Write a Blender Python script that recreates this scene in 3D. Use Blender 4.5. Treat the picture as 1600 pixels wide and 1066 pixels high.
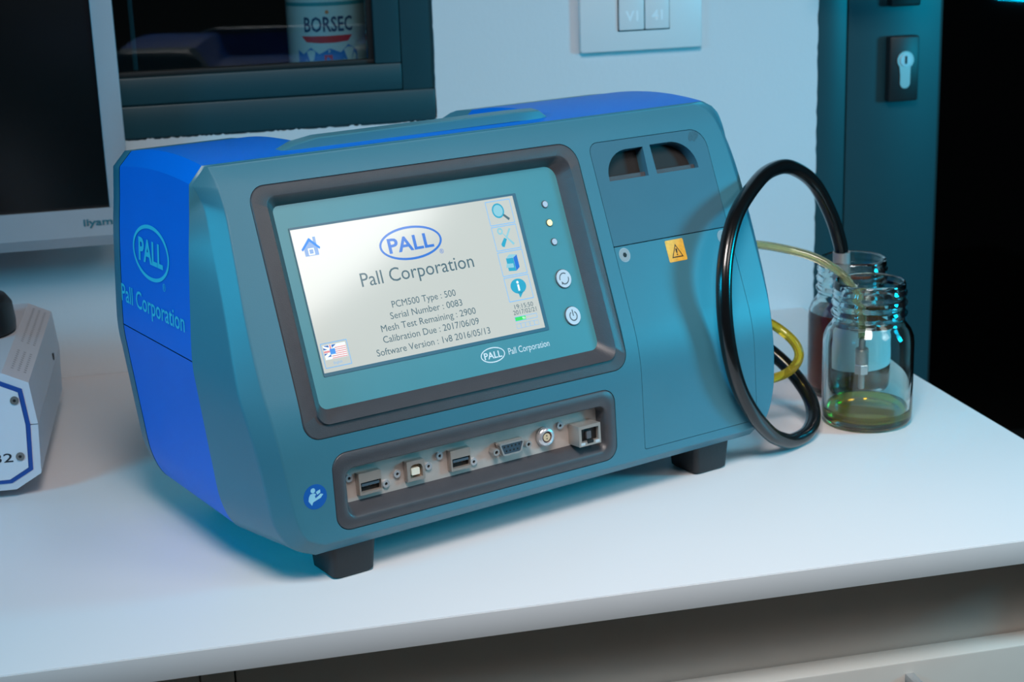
import bpy, bmesh, math, random
from mathutils import Vector, Matrix
from mathutils.geometry import delaunay_2d_cdt
random.seed(7)
scene = bpy.context.scene
COL = scene.collection
for o in list(bpy.data.objects): bpy.data.objects.remove(o)

# ------------------------------------------------------------------ camera
def rad(d): return math.radians(d)
yaw, pit, rol = rad(12.912), rad(15.7417), rad(1.9513)
_f0 = Vector((math.sin(yaw), math.cos(yaw), 0)); _r = Vector((math.cos(yaw), -math.sin(yaw), 0))
_f = _f0*math.cos(pit) - Vector((0, 0, 1))*math.sin(pit); _d = _f.cross(_r)
_r2 = _r*math.cos(rol) + _d*math.sin(rol); _d2 = -_r*math.sin(rol) + _d*math.cos(rol)
cam = bpy.data.cameras.new('camera'); camo = bpy.data.objects.new('camera', cam); COL.objects.link(camo)
camo.matrix_world = Matrix(((_r2.x, -_d2.x, -_f.x, 0), (_r2.y, -_d2.y, -_f.y, 0), (_r2.z, -_d2.z, -_f.z, .41), (0, 0, 0, 1)))
cam.sensor_width = 36; cam.lens = 2555.2255*36/1600; cam.clip_start = .02
cam.dof.use_dof = True; cam.dof.focus_distance = 1.02; cam.dof.aperture_fstop = 13
scene.camera = camo

# ------------------------------------------------------------------ world, lights, exposure
w = bpy.data.worlds.new('world'); scene.world = w; w.use_nodes = True
bg = w.node_tree.nodes['Background']; bg.inputs[0].default_value = (.34, .42, .48, 1); bg.inputs[1].default_value = .03
def area(name, loc, target, size, power, col, sizey=None, spread=180):
    l = bpy.data.lights.new(name, 'AREA'); l.energy = power; l.color = col; l.size = size
    if sizey: l.shape = 'RECTANGLE'; l.size_y = sizey
    l.spread = rad(spread)
    o = bpy.data.objects.new(name, l); COL.objects.link(o); o.location = loc
    o.rotation_euler = (Vector(target)-Vector(loc)).to_track_quat('-Z', 'Y').to_euler(); return o
area('key_softbox', (.12, .25, 1.10), (.50, .86, .0), .40, 4.5, (1, .91, .88), spread=92)
area('cyan_lamp_right', (1.31, .74, .31), (.42, 1.05, .12), .20, 7.2, (.0, .65, 1.0))
area('cyan_lamp_left', (-.95, .45, .66), (.10, 1.0, .04), .30, 2.7, (.0, .60, 1.0), spread=100)
sb = area('white_softbox', (1.076, .051, .981), (.126, 1.011, .211), .50, 3.2, (1, .97, .95), .32)
sb.rotation_euler = (sb.rotation_euler.to_quaternion() @ Matrix.Rotation(rad(16.6), 3, 'Z').to_quaternion()).to_euler()
vs = scene.view_settings
vs.view_transform = 'Standard'; vs.look = 'None'; vs.gamma = 1; vs.use_curve_mapping = False; vs.exposure = -.08

# ------------------------------------------------------------------ materials
def lin(c):
    return tuple((x/12.92 if x <= .04045 else ((x+.055)/1.055)**2.4) for x in (v/255 for v in c))
MATS = {}
def mat(name, rgb, rough=.5, metal=0, noise=0, nscale=60, bump=0, bscale=400, spec=.5, emit=None, estr=0, trans=0, ior=1.5, coat=0):
    if name in MATS: return MATS[name]
    m = bpy.data.materials.new(name); m.use_nodes = True; nt = m.node_tree; b = nt.nodes['Principled BSDF']
    c = lin(rgb)+(1,)
    b.inputs['Base Color'].default_value = c; b.inputs['Roughness'].default_value = rough; b.inputs['Metallic'].default_value = metal
    b.inputs['Specular IOR Level'].default_value = spec; b.inputs['IOR'].default_value = ior
    b.inputs['Transmission Weight'].default_value = trans; b.inputs['Coat Weight'].default_value = coat
    tc = nt.nodes.new('ShaderNodeTexCoord')
    if noise:
        n = nt.nodes.new('ShaderNodeTexNoise'); n.inputs['Scale'].default_value = nscale; n.inputs['Detail'].default_value = 5
        nt.links.new(tc.outputs['Object'], n.inputs['Vector'])
        r = nt.nodes.new('ShaderNodeMapRange'); r.inputs[3].default_value = 1-noise; r.inputs[4].default_value = 1+noise
        nt.links.new(n.outputs['Fac'], r.inputs[0])
        mx = nt.nodes.new('ShaderNodeMix'); mx.data_type = 'RGBA'; mx.blend_type = 'MULTIPLY'; mx.inputs[0].default_value = 1
        mx.inputs[6].default_value = c; nt.links.new(r.outputs[0], mx.inputs[7]); nt.links.new(mx.outputs[2], b.inputs['Base Color'])
    if bump:
        n2 = nt.nodes.new('ShaderNodeTexNoise'); n2.inputs['Scale'].default_value = bscale; n2.inputs['Detail'].default_value = 3
        nt.links.new(tc.outputs['Object'], n2.inputs['Vector'])
        bp = nt.nodes.new('ShaderNodeBump'); bp.inputs['Strength'].default_value = bump; bp.inputs['Distance'].default_value = .0006
        nt.links.new(n2.outputs['Fac'], bp.inputs['Height']); nt.links.new(bp.outputs[0], b.inputs['Normal'])
    if emit is not None:
        b.inputs['Emission Color'].default_value = lin(emit)+(1,); b.inputs['Emission Strength'].default_value = estr
    MATS[name] = m; return m
def pane_mat(name, tint, f0=.045):
    m = bpy.data.materials.new(name); m.use_nodes = True; nt = m.node_tree; nt.nodes.clear(); L = nt.links.new
    o = nt.nodes.new('ShaderNodeOutputMaterial'); mx = nt.nodes.new('ShaderNodeMixShader'); lw = nt.nodes.new('ShaderNodeLayerWeight')
    t = nt.nodes.new('ShaderNodeBsdfTransparent'); g = nt.nodes.new('ShaderNodeBsdfGlossy'); g.inputs['Roughness'].default_value = .02
    lw.inputs[0].default_value = .5; t.inputs[0].default_value = tint+(1,)
    p = nt.nodes.new('ShaderNodeMath'); p.operation = 'POWER'; p.inputs[1].default_value = 5
    q = nt.nodes.new('ShaderNodeMath'); q.operation = 'MULTIPLY_ADD'; q.inputs[1].default_value = 1-f0; q.inputs[2].default_value = f0
    L(lw.outputs['Facing'], p.inputs[0]); L(p.outputs[0], q.inputs[0]); L(q.outputs[0], mx.inputs[0])
    L(t.outputs[0], mx.inputs[1]); L(g.outputs[0], mx.inputs[2]); L(mx.outputs[0], o.inputs[0])
    MATS[name] = m; return m
M_GREY = mat('grey_shell_plastic', (62, 121, 139), .36, noise=.04, nscale=30, bump=.12, bscale=2500)
M_VENT = mat('slate_vent_plastic', (58, 104, 122), .5, noise=.05, nscale=40, bump=.15, bscale=2500)
M_BLUE = mat('blue_plastic', (0, 112, 218), .44, spec=.2, noise=.04, nscale=30, bump=.12, bscale=2500)
M_DARK = mat('charcoal_bezel_plastic', (70, 69, 73), .36, spec=.55, noise=.12, nscale=120, bump=.25, bscale=1800)
M_MEMB = mat('teal_membrane', (74, 146, 158), .30, noise=.03)
M_BLACK = mat('black_plastic', (22, 23, 25), .45, noise=.1)
M_RUBBER = mat('rubber_foot_black', (34, 35, 38), .6, noise=.12, bump=.2)
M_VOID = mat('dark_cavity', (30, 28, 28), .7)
M_STEEL = mat('brushed_plate', (196, 184, 176), .38, metal=.3, noise=.08, nscale=200)
M_CHROME = mat('chrome', (215, 215, 218), .26, metal=.55)
M_NICKEL = mat('nickel', (176, 174, 172), .34, metal=.5)
M_SHELL = mat('connector_shell', (176, 166, 158), .3, metal=.45)
M_PORTBLK = mat('port_insert', (20, 18, 18), .4)
M_CREAM = mat('cream_insert', (235, 226, 205), .5)
M_DSUB = mat('dsub_face', (52, 70, 84), .5)
M_WHITE = mat('white_print', (225, 235, 240), .5)
M_LOGOCY = mat('cyan_print', (60, 200, 225), .5)
M_DESK = mat('white_laminate', (226, 222, 222), .36, noise=.015, nscale=8)
M_DESKEDGE = mat('edge_band', (205, 198, 196), .5, noise=.02)
M_CARC = mat('cabinet_board', (196, 186, 176), .55, noise=.03)
M_WALL = mat('white_painted_plaster', (204, 208, 212), .75, noise=.025, nscale=7, bump=.35, bscale=180)
M_GREEN = mat('dark_green_aluminium', (26, 62, 70), .42, noise=.05, nscale=40)
M_GASK = mat('black_gasket', (14, 14, 15), .6)
M_PANE = pane_mat('window_glass', (.80, .90, .92))
M_DPANE = pane_mat('door_glass', (.5, .52, .53))
M_SILVER = mat('silver_monitor_plastic', (172, 178, 186), .38, metal=.15, noise=.03)
M_SCRBLK = mat('monitor_screen_black', (6, 7, 8), .32)
M_TEALPRINT = mat('teal_print', (40, 110, 125), .5)
M_INST = mat('white_powder_coat', (205, 208, 216), .5, noise=.02)
M_INSTP = mat('white_front_panel', (214, 217, 224), .4)
M_BLUELINE = mat('blue_line', (14, 72, 150), .5)
M_PRINT = mat('dark_print', (24, 28, 38), .6)
M_SWITCH = mat('white_switch_plastic', (214, 218, 220), .4)
M_HOSE = mat('black_hose_rubber', (14, 15, 16), .22, noise=.15, coat=.3)
M_GLASS = mat('jar_glass', (238, 248, 246), .0, trans=1, ior=1.48)
M_TUBE = mat('clear_vinyl_tube', (236, 232, 190), .06, trans=.9, ior=1.42)
M_YTUBE = mat('yellow_oil_tube', (226, 208, 60), .08, trans=.75, ior=1.42)
M_OILY = mat('yellow_oil', (255, 216, 90), .0, trans=.85, ior=1.45)
M_OILB = mat('amber_oil', (158, 74, 44), .0, trans=.4, ior=1.45)
M_FLOOR = mat('floor_vinyl', (150, 140, 130), .5, noise=.1)
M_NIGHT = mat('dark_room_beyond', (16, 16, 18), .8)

# ------------------------------------------------------------------ helpers
def link(o, parent=None):
    COL.objects.link(o)
    if parent: o.parent = parent
    return o
def tag(o, label=None, cat=None, group=None, kind=None):
    if label: o['label'] = label
    if cat: o['category'] = cat
    if group: o['group'] = group
    if kind: o['kind'] = kind
    return o
def empty(name, loc, rz=0, label=None, cat=None, **k):
    o = bpy.data.objects.new(name, None); link(o); o.location = loc; o.rotation_euler = (0, 0, rz); o.empty_display_size = .02
    return tag(o, label, cat, **k)
def mobj(name, verts, faces, m, parent=None, smooth=None, mm=True, fix=True):
    """verts in millimetres when mm"""
    k = .001 if mm else 1
    me = bpy.data.meshes.new(name); me.from_pydata([tuple(c*k for c in v) for v in verts], [], faces); 
    if fix:
        b = bmesh.new(); b.from_mesh(me); bmesh.ops.recalc_face_normals(b, faces=b.faces); b.to_mesh(me); b.free()
    me.materials.append(m)
    if smooth is not None:
        for p in me.polygons: p.use_smooth = True
        if smooth < 180: me.set_sharp_from_angle(angle=rad(smooth))
    return link(bpy.data.objects.new(name, me), parent)
def bobj(name, bm, m, parent=None, smooth=30):
    me = bpy.data.meshes.new(name); bmesh.ops.recalc_face_normals(bm, faces=bm.faces); bm.to_mesh(me); bm.free(); me.materials.append(m)
    for p in me.polygons: p.use_smooth = True
    me.set_sharp_from_angle(angle=rad(smooth))
    return link(bpy.data.objects.new(name, me), parent)
def boxbm(bm, x0, x1, y0, y1, z0, z1, bev=0, seg=2):
    r = bmesh.ops.create_cube(bm, size=1, matrix=Matrix.Translation(((x0+x1)/2000, (y0+y1)/2000, (z0+z1)/2000)) @ Matrix.Diagonal(((x1-x0)/1000, (y1-y0)/1000, (z1-z0)/1000, 1)))
    if bev:
        es = list({e for v in r['verts'] for e in v.link_edges})
        bmesh.ops.bevel(bm, geom=es, offset=bev/1000, segments=seg, affect='EDGES', profile=.5)
def box(name, x0, x1, y0, y1, z0, z1, m, parent=None, bev=1, seg=2):
    bm = bmesh.new(); boxbm(bm, x0, x1, y0, y1, z0, z1, bev, seg); return bobj(name, bm, m, parent)
def lathe(name, prof, m, parent=None, seg=48, c=(0, 0, 0), closed=False, smooth=35, rf=None):
    """prof (r,z) mm, about z"""
    V, F = [], []; n = len(prof)
    idx = []
    for r, z in prof:
        if r < 1e-6: idx.append([len(V)]*seg); V.append((c[0], c[1], c[2]+z))
        else:
            idx.append(list(range(len(V), len(V)+seg)))
            for i in range(seg):
                a = 2*math.pi*i/seg; q = r*(rf(a, z) if rf else 1); V.append((c[0]+q*math.cos(a), c[1]+q*math.sin(a), c[2]+z))
    for j in range(n-1 if not closed else n):
        A, B = idx[j], idx[(j+1) % n]
        for i in range(seg):
            k = (i+1) % seg; f = []
            for v in (A[i], A[k], B[k], B[i]):
                if v not in f: f.append(v)
            if len(f) > 2: F.append(f)
    return mobj(name, V, F, m, parent, smooth)
def catmull(P, n=8, closed=False):
    P = [Vector(p) for p in P]; out = []; N = len(P)
    for i in range(N-1 if not closed else N):
        p0 = P[(i-1) % N] if (closed or i > 0) else P[0]*2-P[1]; p1 = P[i]; p2 = P[(i+1) % N]
        p3 = P[(i+2) % N] if (closed or i+2 < N) else P[-1]*2-P[-2]
        for j in range(n):
            t = j/n; out.append(.5*((2*p1)+(p2-p0)*t+(2*p0-5*p1+4*p2-p3)*t*t+(3*p1-p0-3*p2+p3)*t**3))
    if not closed: out.append(P[-1])
    return out
def tube(name, path, r, m, parent=None, seg=16, hollow=0, smooth=40):
    V, F = [], []; n = len(path); path = [Vector(p) for p in path]
    T = [(path[min(i+1, n-1)]-path[max(i-1, 0)]).normalized() for i in range(n)]
    u = T[0].orthogonal().normalized(); rings = [r] + ([hollow] if hollow else [])
    idx = [[] for _ in rings]
    for i in range(n):
        u = (u-T[i]*u.dot(T[i])).normalized(); v = T[i].cross(u)
        for k, rr in enumerate(rings):
            idx[k].append(len(V))
            for s in range(seg):
                a = 2*math.pi*s/seg; V.append(tuple(path[i]+(u*math.cos(a)+v*math.sin(a))*rr))
    for k in range(len(rings)):
        for i in range(n-1):
            for s in range(seg):
                t = (s+1) % seg; F.append((idx[k][i]+s, idx[k][i]+t, idx[k][i+1]+t, idx[k][i+1]+s))
    for e in (0, n-1):
        if hollow:
            for s in range(seg): t = (s+1) % seg; F.append((idx[0][e]+s, idx[0][e]+t, idx[1][e]+t, idx[1][e]+s))
        else: F.append(tuple(idx[0][e]+s for s in range(seg)))
    return mobj(name, V, F, m, parent, smooth)
def rrect(x0, x1, y0, y1, r, n=6):
    """rounded rect, r = number or (bl,br,tr,tl); counter clockwise from bottom-left"""
    if not isinstance(r, (tuple, list)): r = (r,)*4
    out = []
    for (cx, cy, a0, q) in ((x0, y0, 180, r[0]), (x1, y0, 270, r[1]), (x1, y1, 0, r[2]), (x0, y1, 90, r[3])):
        sx = 1 if cx == x0 else -1; sy = 1 if cy == y0 else -1
        for i in range(n+1):
            a = rad(a0+90*i/n); out.append((cx+sx*q+q*math.cos(a), cy+sy*q+q*math.sin(a)))
    return out
def dens(poly, step):
    out = []
    for i, p in enumerate(poly):
        q = poly[(i+1) % len(poly)]; d = math.hypot(q[0]-p[0], q[1]-p[1]); k = max(1, int(d/step))
        for j in range(k): out.append((p[0]+(q[0]-p[0])*j/k, p[1]+(q[1]-p[1])*j/k))
    return out
def inside(p, poly):
    c = False; x, y = p; j = len(poly)-1
    for i in range(len(poly)):
        a, b = poly[i], poly[j]
        if (a[1] > y) != (b[1] > y) and x < (b[0]-a[0])*(y-a[1])/(b[1]-a[1])+a[0]: c = not c
        j = i
    return c
def cdt(outer, holes=(), rows=()):
    """triangulated polygon with holes; rows = interior sample points"""
    V, E = [], []
    for lp in [outer]+list(holes):
        b = len(V); V += [Vector(p) for p in lp]; E += [(b+i, b+(i+1) % len(lp)) for i in range(len(lp))]
    V += [Vector(p) for p in rows if inside(p, outer) and not any(inside(p, h) for h in holes)]
    v, e, f, *_ = delaunay_2d_cdt(V, E, [], 0, 1e-5)
    f = [t for t in f if inside(sum((v[i] for i in t), Vector((0, 0)))/len(t), outer) and not any(inside(sum((v[i] for i in t), Vector((0, 0)))/len(t), h) for h in holes)]
    return [tuple(p) for p in v], f
def prism(name, poly, fn, d0, d1, m, parent=None, smooth=30):
    """2-D polygon extruded between depths d0 and d1; fn(x,y,d)->xyz mm"""
    n = len(poly); V = [fn(x, y, d0) for x, y in poly]+[fn(x, y, d1) for x, y in poly]
    F = [tuple(range(n)), tuple(range(2*n-1, n-1, -1))]+[(i, (i+1) % n, n+(i+1) % n, n+i) for i in range(n)]
    return mobj(name, V, F, m, parent, smooth)
def ringprism(name, outer, inner, fn, d0, d1, m, parent=None, smooth=30):
    n = len(outer); V = [fn(*p, d0) for p in outer]+[fn(*p, d0) for p in inner]+[fn(*p, d1) for p in outer]+[fn(*p, d1) for p in inner]; F = []
    for i in range(n):
        k = (i+1) % n; F += [(i, k, n+k, n+i), (2*n+i, 2*n+k, 3*n+k, 3*n+i), (i, k, 2*n+k, 2*n+i), (n+i, n+k, 3*n+k, 3*n+i)]
    return mobj(name, V, F, m, parent, smooth)
def text(name, body, fn, x0, y0, m, parent, h=None, width=None, d=-.15, bold=0, align='LEFT', sx=1, resol=3):
    """flat lettering mapped by fn(x,y,d); h = capital height in mm, width stretches to fit"""
    c = bpy.data.curves.new(name, 'FONT'); c.body = body; c.size = 1; c.resolution_u = resol; c.offset = bold
    c.fill_mode = 'FRONT'
    o = bpy.data.objects.new(name, c); COL.objects.link(o); bpy.context.view_layer.update()
    me = bpy.data.meshes.new_from_object(o.evaluated_get(bpy.context.evaluated_depsgraph_get())); bpy.data.objects.remove(o)
    xs = [v.co.x for v in me.vertices]; w0, w1 = min(xs), max(xs)
    ky = h/.69; kx = ky*sx if width is None else width/(w1-w0)
    off = {'LEFT': 0, 'CENTER': .5, 'RIGHT': 1}[align]*(w1-w0)
    for v in me.vertices:
        p = fn(x0+(v.co.x-w0-off)*kx, y0+v.co.y*ky, d); v.co = Vector(p)/1000
    me.materials.clear(); me.materials.append(m); me.name = name
    return link(bpy.data.objects.new(name, me), parent)
def disc(cx, cy, r, n=28, ry=None, a0=0): return [(cx+r*math.cos(2*math.pi*i/n+a0), cy+(ry or r)*math.sin(2*math.pi*i/n+a0)) for i in range(n)]
def flat(name, poly, fn, d, m, parent):
    v, f = cdt(poly); return mobj(name, [fn(x, y, d) for x, y in v], f, m, parent)
def flatring(name, po, pi_, fn, d, m, parent):
    n = len(po); return mobj(name, [fn(*p, d) for p in po]+[fn(*p, d) for p in pi_], [(i, (i+1) % n, n+(i+1) % n, n+i) for i in range(n)], m, parent)
def join(objs, name):
    """merge several small meshes into one part (same parent, same material slots kept)"""
    bm = bmesh.new(); mats = []
    for o in objs:
        me = o.data; m = me.materials[0]
        if m not in mats: mats.append(m)
        k = mats.index(m); n0 = len(bm.faces); bm.from_mesh(me); bm.faces.ensure_lookup_table()
        for f in bm.faces[n0:]: f.material_index = k
    p = objs[0].parent; me = bpy.data.meshes.new(name); bm.to_mesh(me); bm.free()
    for m in mats: me.materials.append(m)
    for o in objs: bpy.data.objects.remove(o)
    return link(bpy.data.objects.new(name, me), p)

# ================================================================== SETTING
WY = 1439.1
# back wall with a ragged plaster edge round the window and door openings
def rag(a, b, amp, step=6):
    n = max(2, int(math.hypot(b[0]-a[0], b[1]-a[1])/step)); d = Vector((b[0]-a[0], b[1]-a[1])).normalized(); nn = Vector((-d.y, d.x)); out = []
    for i in range(n):
        t = i/n; q = Vector(a).lerp(Vector(b), t)+nn*(random.random()**3)*amp; out.append((q.x, q.y))
    return out
WX0, WX1, WZ0, WZ1 = -640, 268.5, 204.6, 1050
hole = rag((WX0, WZ0), (WX1-2, WZ0), 1.7, 2.0)+rag((WX1, WZ0+3), (WX1, WZ1), .8, 5)+[(WX1, WZ1), (WX0, WZ1)]
outer = [(-1500, -740), (633, -740)]+rag((633, -740), (633, 1750), 1.0, 6)+[(633, 1750), (-1500, 1750)]
v, f = cdt(outer, [hole])
Vw = [(x, WY, z) for x, z in v]; n0 = len(Vw); Fw = list(f)
for lp in (outer, hole):
    b = len(Vw); k = len(lp); Vw += [(x, WY, z) for x, z in lp]+[(x, WY+30, z) for x, z in lp]
    Fw += [(b+i, b+(i+1) % k, b+k+(i+1) % k, b+k+i) for i in range(k)]
wall = mobj('wall_back', Vw, Fw, M_WALL); tag(wall, kind='structure')
tag(box('floor', -2600, 2600, -1600, WY+30, -770, -740, M_FLOOR, None, 0), kind='structure')
# window
win = empty('window_1', (0, WY/1000, 0)); tag(win, kind='structure')
def wbar(name, x0, x1, z0, z1, y0, y1, m, bev=.8): return box(name, x0, x1, y0, y1, z0, z1, m, win, bev)
wbar('frame_rail', WX0+1, WX1-1.2, 206.5, 234, -1.6, 60, M_GREEN, 1.4); wbar('frame_lip', WX0+1, WX1+3, 196, 207, 2, 60, M_GREEN); wbar('frame_stile', 239.2, WX1+3, 234, WZ1+3, 2, 60, M_GREEN)
wbar('sash_rail', WX0+1, 238.6, 234.6, 258, 1.0, 50, M_GREEN, 1.4); wbar('sash_stile', 215.5, 238.6, 258.2, WZ1, 1.0, 50, M_GREEN, 1.2)
wbar('gasket', WX0+1, 215.3, 258.2, 262, 6, 16, M_GASK, .4); wbar('gasket', 210.5, 215.3, 262, WZ1, 6, 16, M_GASK, .4)
wbar('mullion', 8, 12, 262, WZ1, 26, 40, M_GREEN, .5)
pane = wbar('window_pane', WX0+1, 210.4, 262.2, WZ1, 12, 16, M_PANE, 0)
# dark passage beyond the window
tag(box('wall_beyond', -1400, 620, WY+620, WY+640, -740, 1700, M_NIGHT, None, 0), kind='structure')
tag(box('trim_1', -640, 600, WY+62, WY+330, 190, 203, M_NIGHT, None, 1), kind='structure')
# door
door = empty('door_1', (0, WY/1000, 0)); tag(door, kind='structure')
def dbar(name, *a, m=M_GREEN, bev=1): return box(name, a[0], a[1], a[4], a[5], a[2], a[3], m, door, bev)
dbar('door_frame', 630, 662.6, -739, 1500, 1.5, 60); dbar('door_stile', 664.8, 760, -735, 1500, 4, 60)
dbar('gasket', 662.7, 664.7, -739, 1500, 12, 50, m=M_GASK, bev=0)
dbar('gasket', 760.2, 766, -735, 1500, 12, 40, m=M_GASK, bev=.5)
dbar('door_pane', 766, 1800, -735, 1500, 22, 27, m=M_DPANE, bev=0)
dbar('door_rail', 766, 1800, 1500, 1600, 4, 60)
esc = dbar('lock_escutcheon', 703, 733.5, 195, 256.5, -7, 3.9, m=M_BLACK, bev=2.2)
def dfn(x, z, d): return (x, d, z)
kp = [(718.7+8.4*math.cos(rad(a)), 234+8.4*math.sin(rad(a))) for a in range(-52, 233, 12)]+[(713.6+0, 220), (713.6, 213)]+[(718.7+5.1*math.cos(rad(a)), 212.5+5.1*math.sin(rad(a))) for a in range(190, 351, 20)]+[(723.8, 220)]
cyl = prism('lock_cylinder', kp, dfn, -8.2, -6.5, M_NICKEL, door)
o = prism('key_plug', disc(718.7, 234, 5.8), dfn, -9.0, -8.1, M_CHROME, cyl); o2 = prism('keyway', rrect(717.6, 719.8, 230.5, 238, .6, 2), dfn, -9.3, -8.9, M_GASK, cyl)
hp = dbar('handle_plate', 703, 733.5, 284, 345, -7, 3.9, m=M_BLACK, bev=2.2); dbar('lever_handle', 640, 726, 306, 322, -52, -38, m=M_BLACK, bev=5); dbar('lever_neck', 710, 726, 306, 322, -40, -6, m=M_BLACK, bev=4)
tag(box('wall_hall', 600, 2600, WY+1500, WY+1520, -740, 1700, M_NIGHT, None, 0), kind='structure')

# ================================================================== DESK
DY0 = 858.4
top = box('desk_top', -1250, 621, DY0, WY-.5, -16.6, 0, M_DESK, None, .9)
tag(top, 'white laminate desk top carrying the blue grey analyser', 'desk top')
band = box('edge_band', -1249, 620, DY0-.5, DY0+.4, -16.2, -.9, M_DESKEDGE, top, .2)
cab = empty('drawer_cabinet', (0, 0, -.74), 0, 'pale drawer cabinet under the white desk top', 'cabinet')
def cb(name, x0, x1, y0, y1, z0, z1, m, par=None, bev=.8):
    return box(name, x0, x1, y0, y1, z0+740, z1+740, m, par or cab, bev)
cb('rail', 31, 600, 902, 918, -130, -16.8, M_CARC); cb('rail', -1200, 9.5, 902, 918, -130, -16.8, M_CARC)
cb('side_panel', 600.5, 617, 880, WY-20, -740, -16.8, M_CARC); cb('side_panel', 10.5, 30, 901, WY-20, -740, -16.8, M_CARC)
cb('side_panel', -1220, -1200, 901, WY-20, -740, -16.8, M_CARC)
d1 = cb('drawer_front', 32, 599, 881, 901, -330, -86, M_CARC, bev=1.2); d2 = cb('drawer_front', -1199, 8.5, 881, 901, -330, -86, M_CARC, bev=1.2)
for dd, x in ((d1, 396), (d2, -500)):
    hb = bmesh.new(); boxbm(hb, x-70, x+70, 851, 857, 640, 646, 1.5); boxbm(hb, x-66, x-60, 856, 882, 640, 646, .5); boxbm(hb, x+60, x+66, 856, 882, 640, 646, .5); bobj('handle', hb, M_NICKEL, dd)
for z in (-330,): cb('drawer_front', 32, 599, 881, 901, -735, -332, M_CARC, bev=1.2)

# ================================================================== ANALYSER
AX, AY = 95.9, 927.7
dev = empty('fluid_analyser', (AX/1000, AY/1000, 0), rad(20.2291), 'blue and grey benchtop fluid analyser with tilted touch screen on white desk', 'analyser')
AL, BE = rad(22.3332), rad(3.42)
TA, TB = math.tan(AL), math.tan(BE)
def yf(z):
    lo = lambda z: -8+(z-20)*TB
    up = lambda z: 8.9+(z-131.5)*TA
    if z <= 84: return lo(z)
    if z >= 120.6: return up(z)+(max(0, z-241)**2)*.013
    u = (z-84)/36.6; return (1-u)**2*lo(84)+2*u*(1-u)*(-3.08)+u*u*up(120.6)
def FN(s, z, d):
    """front surface; d>0 goes into the body"""
    g = (yf(z+.5)-yf(z-.5)); n = Vector((0, 1, -g)).normalized(); return (s, yf(z)+n.y*d, z+n.z*d)
CU, SU = math.cos(AL), math.sin(AL)
def UP(s, z, d): return (s, 8.9+(z-131.5)*TA+CU*d, z-SU*d)      # upper plane
CL, SL = math.cos(BE), math.sin(BE)
def LO(s, z, d): return (s, -8+(z-20)*TB+CL*d, z-SL*d)          # lower plane
PD = 8.0                                                         # depth of the membrane below the bezel face
def ME(s, z, d): # s,z as measured on the membrane itself
    return (s, 8.9+CU*PD+(z+SU*PD-131.5)*TA+CU*d, z-SU*d)
L0 = [(-34.7, 253), (-31.5, 241), (-31.0, 231), (-30.9, 221), (-32.4, 197), (-34.5, 165), (-35, 137), (-34.2, 118), (-31.6, 96), (-28.5, 71), (-25.7, 50), (-20, 35), (-8, 28.5)]
L1 = [(-36.5, 253.6), (-45.4, 243.4), (-41.4, 235.2), (-39.6, 227), (-40.6, 200), (-42.9, 166), (-45.2, 137), (-45.6, 118), (-42.6, 95), (-38.6, 68), (-35, 44), (-26, 28), (-12, 21)]
L2 = [(-38, 254), (-46.8, 244), (-47.8, 233), (-48.7, 222), (-51, 200), (-53.2, 166), (-54.6, 137), (-53, 118), (-50.5, 96), (-47.5, 70), (-44, 45), (-36, 27), (-24, 20)]
R0 = [(337, 253), (345, 248.8), (350, 241.5), (354, 226), (356, 201), (357, 168), (357, 138), (356.4, 118), (355.2, 97), (355, 72), (353, 52), (345, 33.5), (328, 28.5)]
R1 = [(343, 253.6), (351.5, 249.4), (357.5, 242.4), (363.5, 227), (366.6, 204), (367.3, 170), (366.5, 140), (365, 118), (362.8, 98), (362.8, 72), (361, 53), (353, 31), (336, 22)]
R2 = [(345, 254), (353.5, 249.6), (360, 242.6), (366, 227), (369, 204), (370, 170), (369.5, 140), (368, 118), (366, 98), (365.5, 72), (363, 52), (355, 29), (340, 20)]
NTOP, NBOT, NS = 66, 16, 4
def outline(Lk, Rk):
    def side(K):
        out = [K[0]]
        out += [tuple(p)[:2] for p in catmull([(a, b, 0) for a, b in K[1:]], NS)]
        return out
    a = side(Lk); b = side(Rk)[::-1]
    bot = [(a[-1][0]+(b[0][0]-a[-1][0])*i/NBOT, a[-1][1]+(b[0][1]-a[-1][1])*i/NBOT) for i in range(1, NBOT)]
    tp = [(b[-1][0]+(a[0][0]-b[-1][0])*i/NTOP, b[-1][1]+(a[0][1]-b[-1][1])*i/NTOP) for i in range(1, NTOP)]
    return a+bot+b+tp
NSIDE = 1+(len(L0)-2)*NS+1
NALL = NSIDE*2+NBOT-1+NTOP-1
def p_shift(poly, d):
    out = []; n = len(poly)
    for i in range(n):
        a = Vector(poly[i-1]); b = Vector(poly[(i+1) % n]); t = (b-a).normalized(); nn = Vector((-t.y, t.x)); out.append((poly[i][0]+nn.x*d, poly[i][1]+nn.y*d))
    return out
O0, O1, O2 = outline(L0, R0), outline(L1, R1), outline(L2, R2)
O0a = p_shift(O0, 1.2)
def mix3(a, b, t): return tuple(x+(y-x)*t for x, y in zip(a, b))
loop0 = [(s, yf(z), z) for s, z in O0]; loop0a = [(s, yf(z), z) for s, z in O0a]
loop1 = [(s, min(yf(z)+10, 60.6) if z > 60 else yf(z)+10-(max(0, 34-z)*.25), z) for s, z in O1]
loop2 = [(s, 61.4, z) for s, z in O2]
def strip(loops): # list of loops -> verts faces
    V, F = [], []; n = len(loops[0])
    for l in loops: V += l
    for j in range(len(loops)-1):
        for i in range(n): k = (i+1) % n; F.append((j*n+i, j*n+k, (j+1)*n+k, (j+1)*n+i))
    return V, F
lerp = lambda A, B, t: [mix3(a, b, t) for a, b in zip(A, B)]
LOOPS = [loop0a, loop0, lerp(loop0, loop1, .08), lerp(loop0, loop1, .93), loop1, lerp(loop1, loop2, .05), loop2]
Vs, Fs = strip(LOOPS)
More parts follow.
